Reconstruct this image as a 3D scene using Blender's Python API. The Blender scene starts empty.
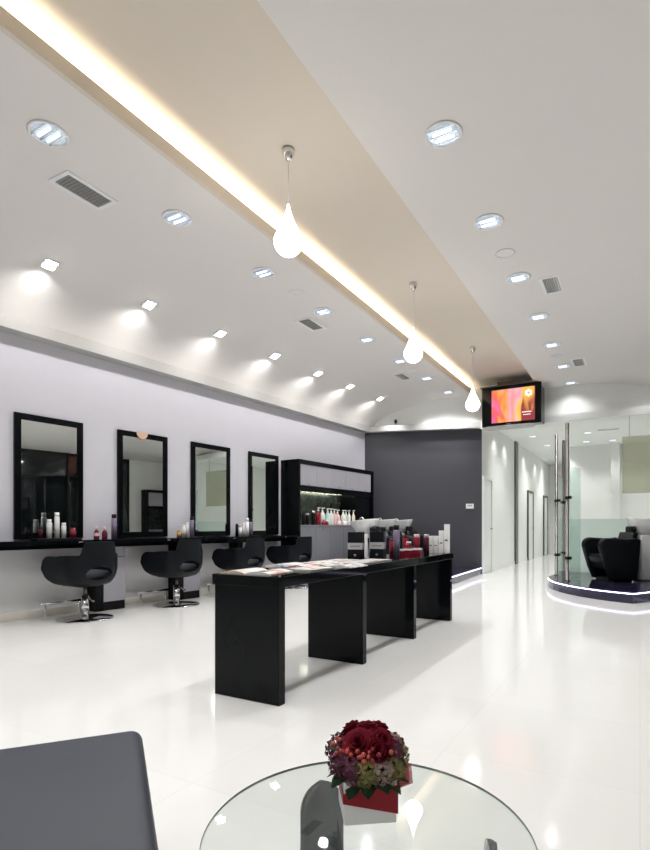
import bpy, bmesh, math, random
from mathutils import Vector, Matrix
random.seed(7)
C = bpy.context.scene.collection
SC = bpy.context.scene
PI = math.pi
sin, cos = math.sin, math.cos

# ---------------------------------------------------------------- camera, world, exposure
THETA = math.atan(298 / 532)
cam_d = bpy.data.cameras.new('camera')
cam = bpy.data.objects.new('camera', cam_d)
C.objects.link(cam)
cam.location = (0, 0, 1.05)
cam.rotation_euler = (PI / 2, 0, THETA)
cam_d.sensor_fit = 'HORIZONTAL'
cam_d.sensor_width = 36
cam_d.lens = 532 / 650 * 36
cam_d.shift_x = -17 / 650
cam_d.shift_y = 101.5 / 650
cam_d.clip_start = 0.05
SC.camera = cam
SC.view_settings.view_transform = 'Standard'
SC.view_settings.look = 'None'
SC.view_settings.exposure = 0.15
SC.view_settings.gamma = 1
SC.view_settings.use_curve_mapping = False
w = bpy.data.worlds.new('night')
SC.world = w
w.use_nodes = True
w.node_tree.nodes['Background'].inputs[0].default_value = (0.02, 0.025, 0.04, 1)
w.node_tree.nodes['Background'].inputs[1].default_value = 0.5
SC.cycles.max_bounces = 10
SC.cycles.diffuse_bounces = 5
SC.cycles.glossy_bounces = 5
SC.cycles.transparent_max_bounces = 12
SC.cycles.sample_clamp_indirect = 6
SC.cycles.caustics_reflective = False
SC.cycles.caustics_refractive = False

P_DOWN = 84       # watts of a round ceiling downlight
P_WASH = 23       # watts of a wall washer
P_HALL = 30
P_BACK = 34
COVE_E = 30
PEND_E = 9.0

def spot(loc, power, size=2.4, blend=1.0, color=(.985, .985, 1), direction=(0, 0, -1), radius=.06):
    l = bpy.data.lights.new('spot_lamp', 'SPOT')
    l.energy = power; l.spot_size = size; l.spot_blend = blend; l.color = color
    l.shadow_soft_size = radius
    o = bpy.data.objects.new('spot_lamp', l)
    C.objects.link(o)
    o.location = loc
    o.rotation_euler = Vector(direction).to_track_quat('-Z', 'Y').to_euler()
    return o

# ---------------------------------------------------------------- materials
def mat(name, col, rough=.5, metal=0., spec=.5, noise=.03, nscale=8., emis=None, es=0., coat=0., bump=0., bscale=60., trans=0., alpha=1.):
    m = bpy.data.materials.new(name); m.use_nodes = True
    nt = m.node_tree; b = nt.nodes['Principled BSDF']
    b.inputs['Roughness'].default_value = rough
    b.inputs['Metallic'].default_value = metal
    b.inputs['Specular IOR Level'].default_value = spec
    b.inputs['Coat Weight'].default_value = coat
    b.inputs['Coat Roughness'].default_value = .03
    b.inputs['Transmission Weight'].default_value = trans
    b.inputs['Alpha'].default_value = alpha
    tc = nt.nodes.new('ShaderNodeTexCoord')
    if noise > 0:
        n = nt.nodes.new('ShaderNodeTexNoise'); n.inputs['Scale'].default_value = nscale
        n.inputs['Detail'].default_value = 3
        mx = nt.nodes.new('ShaderNodeMix'); mx.data_type = 'RGBA'
        mx.inputs[6].default_value = tuple(max(0, c * (1 - noise)) for c in col) + (1,)
        mx.inputs[7].default_value = tuple(min(1, c * (1 + noise)) for c in col) + (1,)
        nt.links.new(tc.outputs['Object'], n.inputs['Vector'])
        nt.links.new(n.outputs['Fac'], mx.inputs[0])
        nt.links.new(mx.outputs[2], b.inputs['Base Color'])
    else:
        b.inputs['Base Color'].default_value = tuple(col) + (1,)
    if bump > 0:
        n2 = nt.nodes.new('ShaderNodeTexNoise'); n2.inputs['Scale'].default_value = bscale
        bp = nt.nodes.new('ShaderNodeBump'); bp.inputs['Strength'].default_value = bump
        nt.links.new(tc.outputs['Object'], n2.inputs['Vector'])
        nt.links.new(n2.outputs['Fac'], bp.inputs['Height'])
        nt.links.new(bp.outputs['Normal'], b.inputs['Normal'])
    if emis:
        b.inputs['Emission Color'].default_value = tuple(emis) + (1,)
        b.inputs['Emission Strength'].default_value = es
    return m

def glass_mat(name, tint=(.9, .97, .95), frost=0., fcol=(.8, .88, .86), gloss=1.0):
    """thin architectural glass: clear + reflective coat, optional frosted film"""
    m = bpy.data.materials.new(name); m.use_nodes = True
    nt = m.node_tree; nt.nodes.clear()
    out = nt.nodes.new('ShaderNodeOutputMaterial')
    tr = nt.nodes.new('ShaderNodeBsdfTransparent'); tr.inputs[0].default_value = tint + (1,)
    gl = nt.nodes.new('ShaderNodeBsdfGlossy'); gl.inputs['Roughness'].default_value = .02
    fr = nt.nodes.new('ShaderNodeLayerWeight'); fr.inputs[0].default_value = .5
    pw = nt.nodes.new('ShaderNodeMath'); pw.operation = 'POWER'; pw.inputs[1].default_value = 4.5
    mu = nt.nodes.new('ShaderNodeMath'); mu.operation = 'MULTIPLY_ADD'; mu.inputs[1].default_value = .8 * gloss; mu.inputs[2].default_value = .035 * gloss
    mu.use_clamp = True
    mx = nt.nodes.new('ShaderNodeMixShader')
    nt.links.new(fr.outputs['Facing'], pw.inputs[0]); nt.links.new(pw.outputs[0], mu.inputs[0]); nt.links.new(mu.outputs[0], mx.inputs[0])
    base = tr.outputs[0]
    if frost > 0:
        df = nt.nodes.new('ShaderNodeBsdfDiffuse'); df.inputs[0].default_value = fcol + (1,)
        tl = nt.nodes.new('ShaderNodeBsdfTranslucent'); tl.inputs[0].default_value = fcol + (1,)
        a = nt.nodes.new('ShaderNodeMixShader'); a.inputs[0].default_value = .5
        nt.links.new(df.outputs[0], a.inputs[1]); nt.links.new(tl.outputs[0], a.inputs[2])
        b = nt.nodes.new('ShaderNodeMixShader'); b.inputs[0].default_value = frost
        nt.links.new(tr.outputs[0], b.inputs[1]); nt.links.new(a.outputs[0], b.inputs[2])
        base = b.outputs[0]
    nt.links.new(base, mx.inputs[1]); nt.links.new(gl.outputs[0], mx.inputs[2])
    nt.links.new(mx.outputs[0], out.inputs[0])
    return m

def floor_mat():
    m = mat('glossy_white_tile', (.86, .855, .83), rough=.09, spec=.36, noise=0)
    nt = m.node_tree; b = nt.nodes['Principled BSDF']
    tc = nt.nodes.new('ShaderNodeTexCoord')
    br = nt.nodes.new('ShaderNodeTexBrick')
    br.offset = 0; br.inputs['Scale'].default_value = 1
    br.inputs['Brick Width'].default_value = .8; br.inputs['Row Height'].default_value = .8
    br.inputs['Mortar Size'].default_value = .0025; br.inputs['Mortar Smooth'].default_value = .3
    br.inputs['Color1'].default_value = (.82, .815, .79, 1); br.inputs['Color2'].default_value = (.845, .84, .815, 1)
    br.inputs['Mortar'].default_value = (.77, .765, .745, 1)
    nt.links.new(tc.outputs['Object'], br.inputs['Vector'])
    nt.links.new(br.outputs['Color'], b.inputs['Base Color'])
    return m

M = {}
M['floor'] = floor_mat()
M['ceil'] = mat('ceiling_plaster', (.76, .735, .71), .9, noise=.01)
M['ledge'] = mat('ledge_plaster_shaded', (.46, .45, .435), .9, noise=.01)  # plaster darkened: the ledge's shade is put into its colour
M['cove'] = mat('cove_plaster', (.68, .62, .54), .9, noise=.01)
M['lilac'] = mat('lilac_paint', (.60, .595, .65), .75, noise=.015)
M['dark'] = mat('charcoal_paint', (.054, .055, .067), .6, noise=.03)
M['white'] = mat('white_paint', (.80, .81, .79), .6, noise=.01)
M['door'] = mat('white_door', (.78, .79, .78), .35, noise=.01)
M['skirt'] = mat('cream_skirting', (.72, .68, .61), .4)
M['panel'] = mat('grey_lower_panel', (.68, .68, .69), .35, noise=.02)
M['lacq'] = mat('black_lacquer', (.004, .005, .006), .06, spec=.14, noise=.2, nscale=3)
M['blackm'] = mat('black_satin', (.008, .008, .009), .35, spec=.2)
M['leath'] = mat('black_leather', (.005, .0065, .009), .42, spec=.15, noise=.1, bump=.06, bscale=220)
M['leath2'] = mat('slate_leather', (.042, .050, .066), .42, spec=.4, noise=.05, bump=.05, bscale=160)
M['leath3'] = mat('slate_leather_seat', (.075, .08, .10), .5, noise=.05)
M['grey'] = mat('lilac_grey_laminate', (.36, .35, .39), .3, noise=.02)
M['greyd'] = mat('grey_laminate', (.21, .215, .24), .3, noise=.02)
M['chrome'] = mat('chrome', (.75, .75, .76), .08, metal=1, noise=.02)
M['steel'] = mat('brushed_steel', (.16, .15, .14), .36, metal=1, noise=.1, nscale=30)
M['brass'] = mat('peach_plastic', (.75, .5, .33), .4)
M['mirror'] = mat('mirror_glass', (.84, .88, .86), .01, metal=1, noise=0)
M['ceram'] = mat('white_ceramic', (.85, .85, .85), .12, spec=.5, noise=.01, coat=.5)
M['granite'] = mat('blue_black_granite', (.022, .02, .045), .05, noise=.6, nscale=70)
M['led'] = mat('led_strip', (.8, .8, 1), emis=(.72, .70, 1), es=3.5, noise=0)
M['ledw'] = mat('cove_strip', (1, 1, .9), emis=(1, .87, .66), es=COVE_E, noise=0)
M['ledn'] = mat('niche_strip', (1, 1, .9), emis=(.95, 1, .75), es=12, noise=0)
M['pend'] = mat('opal_glass', (1, 1, 1), .2, emis=(1, .95, .87), es=PEND_E, noise=0)
M['bulb'] = mat('bright_lamp', (1, 1, 1), emis=(1, .98, .95), es=60, noise=0)
M['dlamp'] = mat('cool_lamp', (1, 1, 1), emis=(.75, .86, 1), es=.85, noise=0)
M['refl'] = mat('blue_white_reflector', (.55, .64, .78), .25, metal=.6, noise=.5, nscale=40, emis=(.6, .72, .9), es=.35)
M['ring'] = mat('white_metal', (.80, .81, .83), .35, noise=0)
M['ringlt'] = mat('white_grille', (.78, .76, .74), .5, noise=0)
M['dgrey'] = mat('vent_dark', (.07, .07, .07), .7)
M['slat'] = mat('vent_slat', (.30, .30, .29), .5)
M['glass'] = glass_mat('clear_glass', (.945, .97, .96), gloss=1.0)
M['glass_e'] = mat('glass_edge', (.22, .32, .29), .1, noise=0)
M['glassA'] = glass_mat('aqua_glass', (.90, .96, .94), frost=.05)
M['frost'] = glass_mat('frosted_film', (.85, .93, .9), frost=.72, fcol=(.84, .90, .87))
M['haze'] = glass_mat('tinted_panel_glass', (.82, .83, .74), frost=.22, fcol=(.72, .72, .63), gloss=1.6)
M['night'] = mat('dark_window_glass', (.006, .009, .010), .04, noise=0)
M['wht'] = mat('white_plastic', (.9, .9, .9), .3, noise=0)
M['cream'] = mat('cream_plastic', (.85, .80, .68), .3, noise=0)
M['pink'] = mat('pink_plastic', (.85, .60, .60), .3, noise=0)
M['mint'] = mat('mint_label', (.60, .82, .78), .3, noise=0)
M['red'] = mat('red_plastic', (.26, .012, .03), .2, noise=0)
M['wine'] = mat('wine_red_glass', (.11, .012, .03), .12, noise=0)
M['gold'] = mat('amber_plastic', (.55, .33, .12), .25, noise=0)
M['lavc'] = mat('lavender_can', (.33, .27, .40), .28, metal=.3, noise=.25, nscale=60)
M['silv'] = mat('silver_band', (.45, .45, .46), .3, metal=.4, noise=0)
M['ink'] = mat('printed_ink', (.05, .05, .08), .5, noise=0)
M['paper'] = mat('magazine_paper', (.78, .76, .73), .3, noise=.04)
M['smoke'] = mat('smoked_glossy_resin', (.035, .045, .05), .08, noise=.1, coat=.6)
M['slate_tile'] = None

def tilemat():
    m = mat('dark_mosaic', (.02, .03, .03), .18, noise=0)
    nt = m.node_tree; b = nt.nodes['Principled BSDF']
    tc = nt.nodes.new('ShaderNodeTexCoord'); v = nt.nodes.new('ShaderNodeTexVoronoi'); v.inputs['Scale'].default_value = 14
    r = nt.nodes.new('ShaderNodeValToRGB')
    r.color_ramp.elements[0].color = (.004, .008, .010, 1); r.color_ramp.elements[1].color = (.055, .065, .055, 1)
    nt.links.new(tc.outputs['Object'], v.inputs['Vector']); nt.links.new(v.outputs['Color'], r.inputs[0])
    nt.links.new(r.outputs[0], b.inputs['Base Color'])
    return m
M['slate_tile'] = tilemat()

def screenmat():
    m = bpy.data.materials.new('tv_picture'); m.use_nodes = True
    nt = m.node_tree; b = nt.nodes['Principled BSDF']
    b.inputs['Base Color'].default_value = (.02, .02, .02, 1); b.inputs['Roughness'].default_value = .1
    tc = nt.nodes.new('ShaderNodeTexCoord'); n = nt.nodes.new('ShaderNodeTexNoise')
    mp = nt.nodes.new('ShaderNodeMapping'); mp.inputs['Scale'].default_value = (5.5, 1, 1.6)
    n.inputs['Scale'].default_value = 1.0; n.inputs['Detail'].default_value = 1.5; n.inputs['Distortion'].default_value = .6
    sx = nt.nodes.new('ShaderNodeSeparateXYZ')
    ad = nt.nodes.new('ShaderNodeMath'); ad.operation = 'MULTIPLY_ADD'; ad.inputs[1].default_value = .95; 
    r = nt.nodes.new('ShaderNodeValToRGB'); e = r.color_ramp.elements
    e[0].position = .12; e[0].color = (.75, .12, .42, 1); e[1].position = .95; e[1].color = (.28, .03, .04, 1)
    for p, c in ((.28, (.85, .10, .08)), (.42, (.95, .38, .06)), (.52, (.95, .30, .30)), (.62, (.95, .42, .5)), (.72, (.98, .55, .12)), (.83, (.95, .45, .08))):
        q = e.new(p); q.color = c + (1,)
    nt.links.new(tc.outputs['Object'], mp.inputs[0]); nt.links.new(mp.outputs[0], n.inputs['Vector'])
    nt.links.new(tc.outputs['Object'], sx.inputs[0]); nt.links.new(sx.outputs[0], ad.inputs[0]); nt.links.new(n.outputs['Fac'], ad.inputs[2])
    nt.links.new(ad.outputs[0], r.inputs[0]); nt.links.new(r.outputs[0], b.inputs['Emission Color'])
    b.inputs['Emission Strength'].default_value = 1.05
    return m
M['screen'] = screenmat()
M['icon'] = mat('screen_white', (1, 1, 1), emis=(1, .95, .93), es=.95, noise=0)

# ---------------------------------------------------------------- mesh helpers
class MB:
    def __init__(s): s.bm = bmesh.new()
    def _mark(s, verts, mi, smooth):
        fs = set()
        for v in verts:
            for f in v.link_faces: fs.add(f)
        for f in fs: f.material_index = mi; f.smooth = smooth
    def box(s, x0, x1, y0, y1, z0, z1, bev=0., mi=0, seg=2, smooth=None, mtx=None):
        r = bmesh.ops.create_cube(s.bm, size=1)
        vs = r['verts']
        for v in vs:
            v.co = Vector(((x0 + x1) / 2 + v.co.x * (x1 - x0), (y0 + y1) / 2 + v.co.y * (y1 - y0), (z0 + z1) / 2 + v.co.z * (z1 - z0)))
        fs = set(f for v in vs for f in v.link_faces)
        for f in fs: f.material_index = mi; f.smooth = False
        if bev > 0:
            es = list({e for v in vs for e in v.link_edges})
            before = set(s.bm.verts) - set(vs)
            bmesh.ops.bevel(s.bm, geom=es, offset=bev, segments=seg, profile=.5, affect='EDGES', clamp_overlap=True)
            vs = [v for v in s.bm.verts if v not in before]
            s._mark(vs, mi, seg > 2 if smooth is None else smooth)
        if mtx is not None:
            for v in vs: v.co = mtx @ v.co
        return s
    def lathe(s, prof, n=20, c=(0, 0, 0), mi=0, smooth=True, cap=True, sx=1., sy=1., mtx=None):
        rings = []
        new = []
        for r, z in prof:
            ring = []
            for i in range(n):
                a = 2 * PI * i / n
                co = Vector((c[0] + r * cos(a) * sx, c[1] + r * sin(a) * sy, c[2] + z))
                if mtx is not None: co = mtx @ co
                ring.append(s.bm.verts.new(co))
            rings.append(ring)
        for a, b in zip(rings, rings[1:]):
            for i in range(n):
                f = s.bm.faces.new((a[i], a[(i + 1) % n], b[(i + 1) % n], b[i])); f.smooth = smooth; f.material_index = mi
        if cap:
            if prof[0][0] > 1e-5:
                f = s.bm.faces.new(list(reversed(rings[0]))); f.material_index = mi
            if prof[-1][0] > 1e-5:
                f = s.bm.faces.new(rings[-1]); f.material_index = mi
        return s
    def tube(s, pts, r, n=10, mi=0, radii=None):
        pts = [Vector(p) for p in pts]
        rings = []
        up = Vector((0, 0, 1))
        for i, p in enumerate(pts):
            t = (pts[min(i + 1, len(pts) - 1)] - pts[max(i - 1, 0)]).normalized()
            u = up if abs(t.dot(up)) < .95 else Vector((1, 0, 0))
            a = t.cross(u).normalized(); b = a.cross(t).normalized()
            rr = radii[i] if radii else r
            rings.append([s.bm.verts.new(p + a * rr * cos(2 * PI * k / n) + b * rr * sin(2 * PI * k / n)) for k in range(n)])
        for A, B in zip(rings, rings[1:]):
            for k in range(n):
                f = s.bm.faces.new((A[k], A[(k + 1) % n], B[(k + 1) % n], B[k])); f.smooth = True; f.material_index = mi
        for R in (rings[0], rings[-1]):
            f = s.bm.faces.new(R); f.material_index = mi
        return s
    def prism(s, poly, z0, z1, mi=0, mtx=None, smooth=False):
        a = [s.bm.verts.new((p[0], p[1], z0)) for p in poly]
        b = [s.bm.verts.new((p[0], p[1], z1)) for p in poly]
        n = len(poly); fs = []
        fs.append(s.bm.faces.new(list(reversed(a)))); fs.append(s.bm.faces.new(b))
        for i in range(n):
            f = s.bm.faces.new((a[i], a[(i + 1) % n], b[(i + 1) % n], b[i])); f.smooth = smooth; fs.append(f)
        for f in fs: f.material_index = mi
        if mtx is not None:
            for v in a + b: v.co = mtx @ v.co
        return s
    def sphere(s, c, r, n=10, mi=0, sc=(1, 1, 1), mtx=None):
        q = bmesh.ops.create_uvsphere(s.bm, u_segments=n, v_segments=max(4, n // 2 + 1), radius=r)
        for v in q['verts']:
            v.co = Vector((v.co.x * sc[0], v.co.y * sc[1], v.co.z * sc[2]))
            if mtx is not None: v.co = mtx @ v.co
            v.co += Vector(c)
        s._mark(q['verts'], mi, True)
        return s
    def build(s, name, mats, parent=None, loc=None, rz=0., keep_normals=False):
        if not keep_normals: bmesh.ops.recalc_face_normals(s.bm, faces=s.bm.faces)
        me = bpy.data.meshes.new(name); s.bm.to_mesh(me); s.bm.free()
        if not isinstance(mats, (list, tuple)): mats = [mats]
        for m in mats: me.materials.append(m)
        o = bpy.data.objects.new(name, me); C.objects.link(o)
        if parent is not None: o.parent = parent
        if loc is not None: o.location = loc
        if rz: o.rotation_euler.z = rz
        return o

def tag(o, label=None, cat=None, group=None, kind=None):
    if label: o['label'] = label
    if cat: o['category'] = cat
    if group: o['group'] = group
    if kind: o['kind'] = kind
    return o
def thing(name, label, cat, loc=(0, 0, 0), rz=0., group=None):
    o = bpy.data.objects.new(name, None); C.objects.link(o)
    o.location = loc; o.rotation_euler = (0, 0, rz); o.empty_display_size = .1
    return tag(o, label, cat, group)
def dup(root, loc, rz=None, label=None, group=None):
    def cp(o, par):
        n = o.copy(); C.objects.link(n)
        if par is not None: n.parent = par
        for ch in list(o.children): cp(ch, n)
        return n
    r = cp(root, None)
    r.location = loc
    if rz is not None: r.rotation_euler = (0, 0, rz)
    if label: r['label'] = label
    if group: r['group'] = group
    return r
def struct(o): o['kind'] = 'structure'; return o

# ---------------------------------------------------------------- frames of reference
W0 = Vector((-6.11, 3.65, 0)); W1 = Vector((-5.55, 10.99, 0))
WD = (W1 - W0).normalized(); WN = Vector((WD.y, -WD.x, 0))
WRZ = math.atan2(WN.y, WN.x)
def wl(off, t, z=0.): return W0 + WN * off + WD * t + Vector((0, 0, z))   # off the left wall, along it
D0 = Vector((-5.55, 10.99, 0)); D1 = Vector((-3.05, 11.77, 0))
DD = (D1 - D0).normalized(); DRZ = math.atan2(DD.y, DD.x)

H = 3.93      # flat ceiling
# ---------------------------------------------------------------- structure
fl = MB().box(-8, 5, -3.2, 24, -.08, 0)
struct(fl.build('floor', M['floor']))

struct(MB().box(-.15, 0, -7.2, 7.36, 0, 3.5).build('wall_left', M['lilac'], loc=W0, rz=WRZ))
# lower modesty panel and skirting along the left wall
struct(MB().box(0, .012, -7.0, 4.35, .09, .80).build('trim_1', M['panel'], loc=W0, rz=WRZ))
struct(MB().box(0, .03, -7.0, 4.35, 0, .09, .004).build('baseboard_left', M['skirt'], loc=W0, rz=WRZ))
# ledge along the left wall top (casts the shadow band)
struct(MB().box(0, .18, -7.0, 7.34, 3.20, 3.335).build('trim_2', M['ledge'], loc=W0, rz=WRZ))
# charcoal back wall, angled
Ld = (D1 - D0).length
struct(MB().box(-.4, Ld, 0, .25, 0, 3.25).build('wall_back', M['dark'], loc=D0, rz=DRZ))
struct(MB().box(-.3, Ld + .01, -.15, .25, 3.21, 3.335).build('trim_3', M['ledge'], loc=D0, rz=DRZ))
struct(MB().box(-.4, Ld + .01, .02, .25, 3.335, 4.35).build('wall_fascia', M['white'], loc=D0, rz=DRZ))
# beam over the hall opening
struct(MB().box(D1.x, 3.3, 11.62, 12.05, 3.19, 3.335).box(D1.x, 3.3, 11.79, 12.05, 3.335, 4.35).build('wall_bulkhead', M['white']))

# ceiling, left part: curved towards the left wall
prof = [(.16, 3.335), (.25, 3.45), (.40, 3.56), (.60, 3.655), (.80, 3.73), (1.0, 3.79), (1.2, 3.845), (1.4, 3.89), (1.6, 3.92), (1.75, H)]
bm = bmesh.new()
rows = []
for k in range(9):
    t = -7.0 + k * (17.0 / 8)
    row = [bm.verts.new(wl(o, t, z)) for o, z in prof]
    y = wl(1.75, t).y
    row.append(bm.verts.new((-3.2, y, H)))
    rows.append(row)
for a, b in zip(rows, rows[1:]):
    for i in range(len(a) - 1):
        f = bm.faces.new((a[i], b[i], b[i + 1], a[i + 1])); f.smooth = i < len(a) - 2
mb = MB(); mb.bm.free(); mb.bm = bm
ceiling = mb.build('ceiling', M['ceil'])
struct(ceiling)
# ceiling, right part
bm = bmesh.new()
rp = [(-1.83, H), (-1.2, H), (-.9, 3.925), (-.6, 3.90), (-.3, 3.85), (0, 3.78), (.4, 3.67), (1, 3.48), (1.8, 3.3), (3.3, 3.2)]
a = [bm.verts.new((x, -3.2, z)) for x, z in rp]; b = [bm.verts.new((x, 12.0, z)) for x, z in rp]
for i in range(len(rp) - 1):
    f = bm.faces.new((a[i], a[i + 1], b[i + 1], b[i])); f.smooth = True
mb = MB(); mb.bm.free(); mb.bm = bm
struct(mb.build('ceiling_right', M['ceil']))
# light cove trough
Y0, Y1 = -3.2, 11.80
struct(MB().box(-3.24, -3.2, Y0, Y1, H - .001, 4.04).build('trim_4', M['cove']))
struct(MB().box(-3.62, -3.24, Y0, Y1, 3.94, 3.96).box(-3.66, -3.62, Y0, Y1, 3.94, 4.16)
       .box(-3.66, -1.79, Y0, Y1, 4.14, 4.18).box(-1.83, -1.79, Y0, Y1, 3.932, 4.14).build('ceiling_cove', M['cove']))
# other walls of the salon
struct(MB().box(-8, 5, -3.3, -3.2, 0, 4.3).build('wall_front', M['white']))
struct(MB().box(3.3, 3.4, -3.3, 12, 0, 3.6).build('wall_right', M['white']))
mb = MB().box(3.27, 3.295, 4.4, 10.2, .1, 3.3)
win = struct(mb.build('window_1', M['night']))
mb = MB()
for y in (4.4, 6.35, 8.3, 10.2): mb.box(3.24, 3.30, y - .03, y + .03, .1, 3.3)
mb.box(3.24, 3.30, 4.4, 10.2, .07, .13).box(3.24, 3.30, 4.4, 10.2, 3.27, 3.33)
mb.build('window_frame', M['blackm'], win)
# hall
struct(MB().box(-3.25, -3.05, 11.77, 22, 0, 3.45).build('wall_hall', M['white']))
struct(MB().box(-3.25, -1.7, 21.9, 22.1, 0, 3.45).build('wall_hall_end', M['white']))
struct(MB().box(-1.83, 3.5, 17.2, 17.4, 0, 3.45).box(-1.83, -1.68, 17.4, 21.9, 0, 3.45).build('wall_wash_room', M['white']))
struct(MB().box(3.3, 3.5, 12, 17.2, 0, 3.45).build('wall_wash_side', M['white']))
struct(MB().box(-3.3, 3.6, 12.05, 22.1, 3.42, 3.5).build('ceiling_hall', M['white']))
struct(MB().box(-3.05, -3.0, 15.25, 15.55, 0, 3.42).build('trim_5', M['steel']))
struct(MB().box(-.72, -.50, 16.9, 17.2, 0, 3.42).build('trim_6', M['white']))
struct(MB().box(-3.05, -3.035, 12.75, 15.25, 0, .09).box(-3.05, -3.035, 15.55, 17.3, 0, .09).build('baseboard_hall', M['white']))

def hall_door(n, y0, y1):
    d = struct(MB().box(-3.045, -3.02, y0, y1, 0.005, 2.1, .003).build('door_%d' % n, M['door']))
    f = MB().box(-3.048, -3.0, y0 - .07, y0, 0, 2.17).box(-3.048, -3.0, y1, y1 + .07, 0, 2.17).box(-3.048, -3.0, y0, y1, 2.1, 2.17)
    f.build('door_frame', M['steel'] if n > 1 else M['door'], d)
    MB().tube([(-3.02, y1 - .08, 1.0), (-2.97, y1 - .08, 1.0), (-2.965, y1 - .2, 1.0)], .01).build('door_handle', M['steel'], d)
hall_door(1, 11.85, 12.5)
hall_door(2, 17.2, 18.0)
hall_door(3, 20.3, 21.1)

# ---------------------------------------------------------------- platforms with LED edge
def platform(name, poly, label):
    root = thing(name, label, 'platform')
    MB().prism(poly[0], 0, .145).build('plinth', M['granite'], root)
    MB().prism([(x, y) for x, y in poly[0]], .145, .155).build('top_slab', M['granite'], root)
    # LED line just under the slab edge along the open sides
    led = MB()
    pts = poly[1]
    for (xa, ya), (xb, yb) in zip(pts, pts[1:]):
        d = Vector((xb - xa, yb - ya, 0)); L = d.length; ang = math.atan2(d.y, d.x)
        led.box(-.002, L + .002, -.012, .002,   .126, .14, mtx=Matrix.Translation((xa, ya, 0)) @ Matrix.Rotation(ang, 4, 'Z'))
    led.build('led_strip', M['led'], root)
    return root
arc = [(-1.40, 10.45), (-1.425, 10.2), (-1.41, 9.95), (-1.35, 9.68), (-1.26, 9.42), (-1.13, 9.15), (-.97, 8.91), (-.76, 8.66), (-.52, 8.46), (-.30, 8.33), (-.08, 8.24)]
edge = arc + [(.16, 8.66), (.45, 9.1), (2.9, 9.2)]
platform('wash_platform', (edge + [(2.9, 11.5), (-1.40, 11.5)], [(-1.40, 11.5)] + edge), 'low curved blue-black stone platform with glowing edge under the single wash chair')
pl_l = [(-5.62, 7.98), (-4.27, 8.45), (-2.97, 9.32), (-3.06, 11.74)]
platform('back_platform', ([(-5.20, 8.02), (-4.27, 8.42), (-2.97, 9.30), (-3.06, 11.74), (-5.14, 11.10)], [(-5.2, 8.02), (-4.27, 8.42), (-2.97, 9.30), (-3.06, 11.74)]), 'low dark stone platform with glowing edge before the charcoal wall')

# ---------------------------------------------------------------- styling worktop, mirrors, drawers
wt = thing('styling_worktop', 'long black lacquered worktop running under the wall mirrors', 'worktop', W0, WRZ)
MB().box(0.0, .45, -3.0, 4.30, .845, .893, .003).build('top', M['lacq'], wt)
MB().box(.04, .40, -3.0, 4.30, .80, .845).build('drawer_rail', M['lacq'], wt)
for i in range(5):
    MB().tube([(.455, -.95 + i * 1.23 - .03, .868), (.462, -.95 + i * 1.23, .868), (.455, -.95 + i * 1.23 + .03, .868)], .006, 8).build('edge_light', M['chrome'], wt)

def mirror(t0, t1, label):
    r = thing('wall_mirror', label, 'mirror', wl(0, t0), WRZ, 'black framed mirrors on the lilac wall')
    w_ = t1 - t0; fw = .072; z0, z1 = .905, 2.335
    f = MB()
    f.box(.0, .035, 0, fw, z0, z1, .004).box(.0, .035, w_ - fw, w_, z0, z1, .004)
    f.box(.0, .035, fw, w_ - fw, z0, z0 + fw, .004).box(.0, .035, fw, w_ - fw, z1 - fw, z1, .004)
    f.build('frame', M['lacq'], r)
    MB().box(.005, .022, fw, w_ - fw, z0 + fw, z1 - fw).build('glass', M['mirror'], r)
    return r
mirror(-.25, .55, 'black framed wall mirror nearest the camera, above the thin black tray')
m2 = mirror(1.03, 1.82, 'second black framed mirror with a peach half disc on its top')
MB().prism([(.085 * cos(PI + PI * k / 16), .085 * sin(PI + PI * k / 16)) for k in range(17)], 0, .012, mtx=Matrix.Translation((.035, .36, 2.333)) @ Matrix(((0, 0, 1, 0), (1, 0, 0, 0), (0, 1, 0, 0), (0, 0, 0, 1)))).build('peach_disc', M['brass'], m2)
mirror(2.26, 3.06, 'third black framed mirror, reflecting pale green frosted glass')
mirror(3.50, 4.27, 'fourth black framed mirror, beside the tall black cabinet')

def drawer_unit(t, label):
    r = thing('drawer_unit', label, 'cabinet', wl(0.032, t), WRZ, 'drawer units under the worktop')
    MB().box(0, .20, 0, .30, .10, .80).build('body', M['blackm'], r)
    MB().box(0, .21, -.10, 0.0, .0, .80).build('side_panel', M['lacq'], r)
    MB().box(.20, .215, .0, .30, .67, .795, .002).build('drawer', M['grey'], r)
    MB().box(.20, .215, .0, .30, .11, .663, .002).build('door', M['grey'], r)
    MB().box(0, .205, 0, .30, 0, .10).build('plinth', M['blackm'], r)
    return r
for t, l in ((-.65, 'grey fronted drawer unit left of the nearest styling chair'),
             (.69, 'grey fronted drawer unit on black plinth, right of the nearest styling chair'),
             (1.93, 'grey fronted drawer unit right of the second styling chair'),
             (3.13, 'grey fronted drawer unit behind the third styling chair')):
    if t > 0: drawer_unit(t, l)

def footrest(t, label):
    r = thing('foot_rest', label, 'foot rest', wl(.04, t), WRZ, 'chrome foot rests')
    MB().tube([(.12, 0, .16), (.12, .50, .16)], .017, 10).build('bar', M['chrome'], r)
    MB().tube([(.12, .06, 0), (.12, .06, .15)], .012, 8).build('post', M['chrome'], r)
    MB().tube([(.12, .46, 0), (.12, .46, .15)], .012, 8).build('post', M['chrome'], r)
    return r
footrest(-.04, 'chrome foot rest bar on floor under nearest mirror')
footrest(1.22, 'chrome foot rest bar under the second mirror')
footrest(2.42, 'chrome foot rest bar under the third mirror')
footrest(3.60, 'chrome foot rest bar under the fourth mirror')

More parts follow.
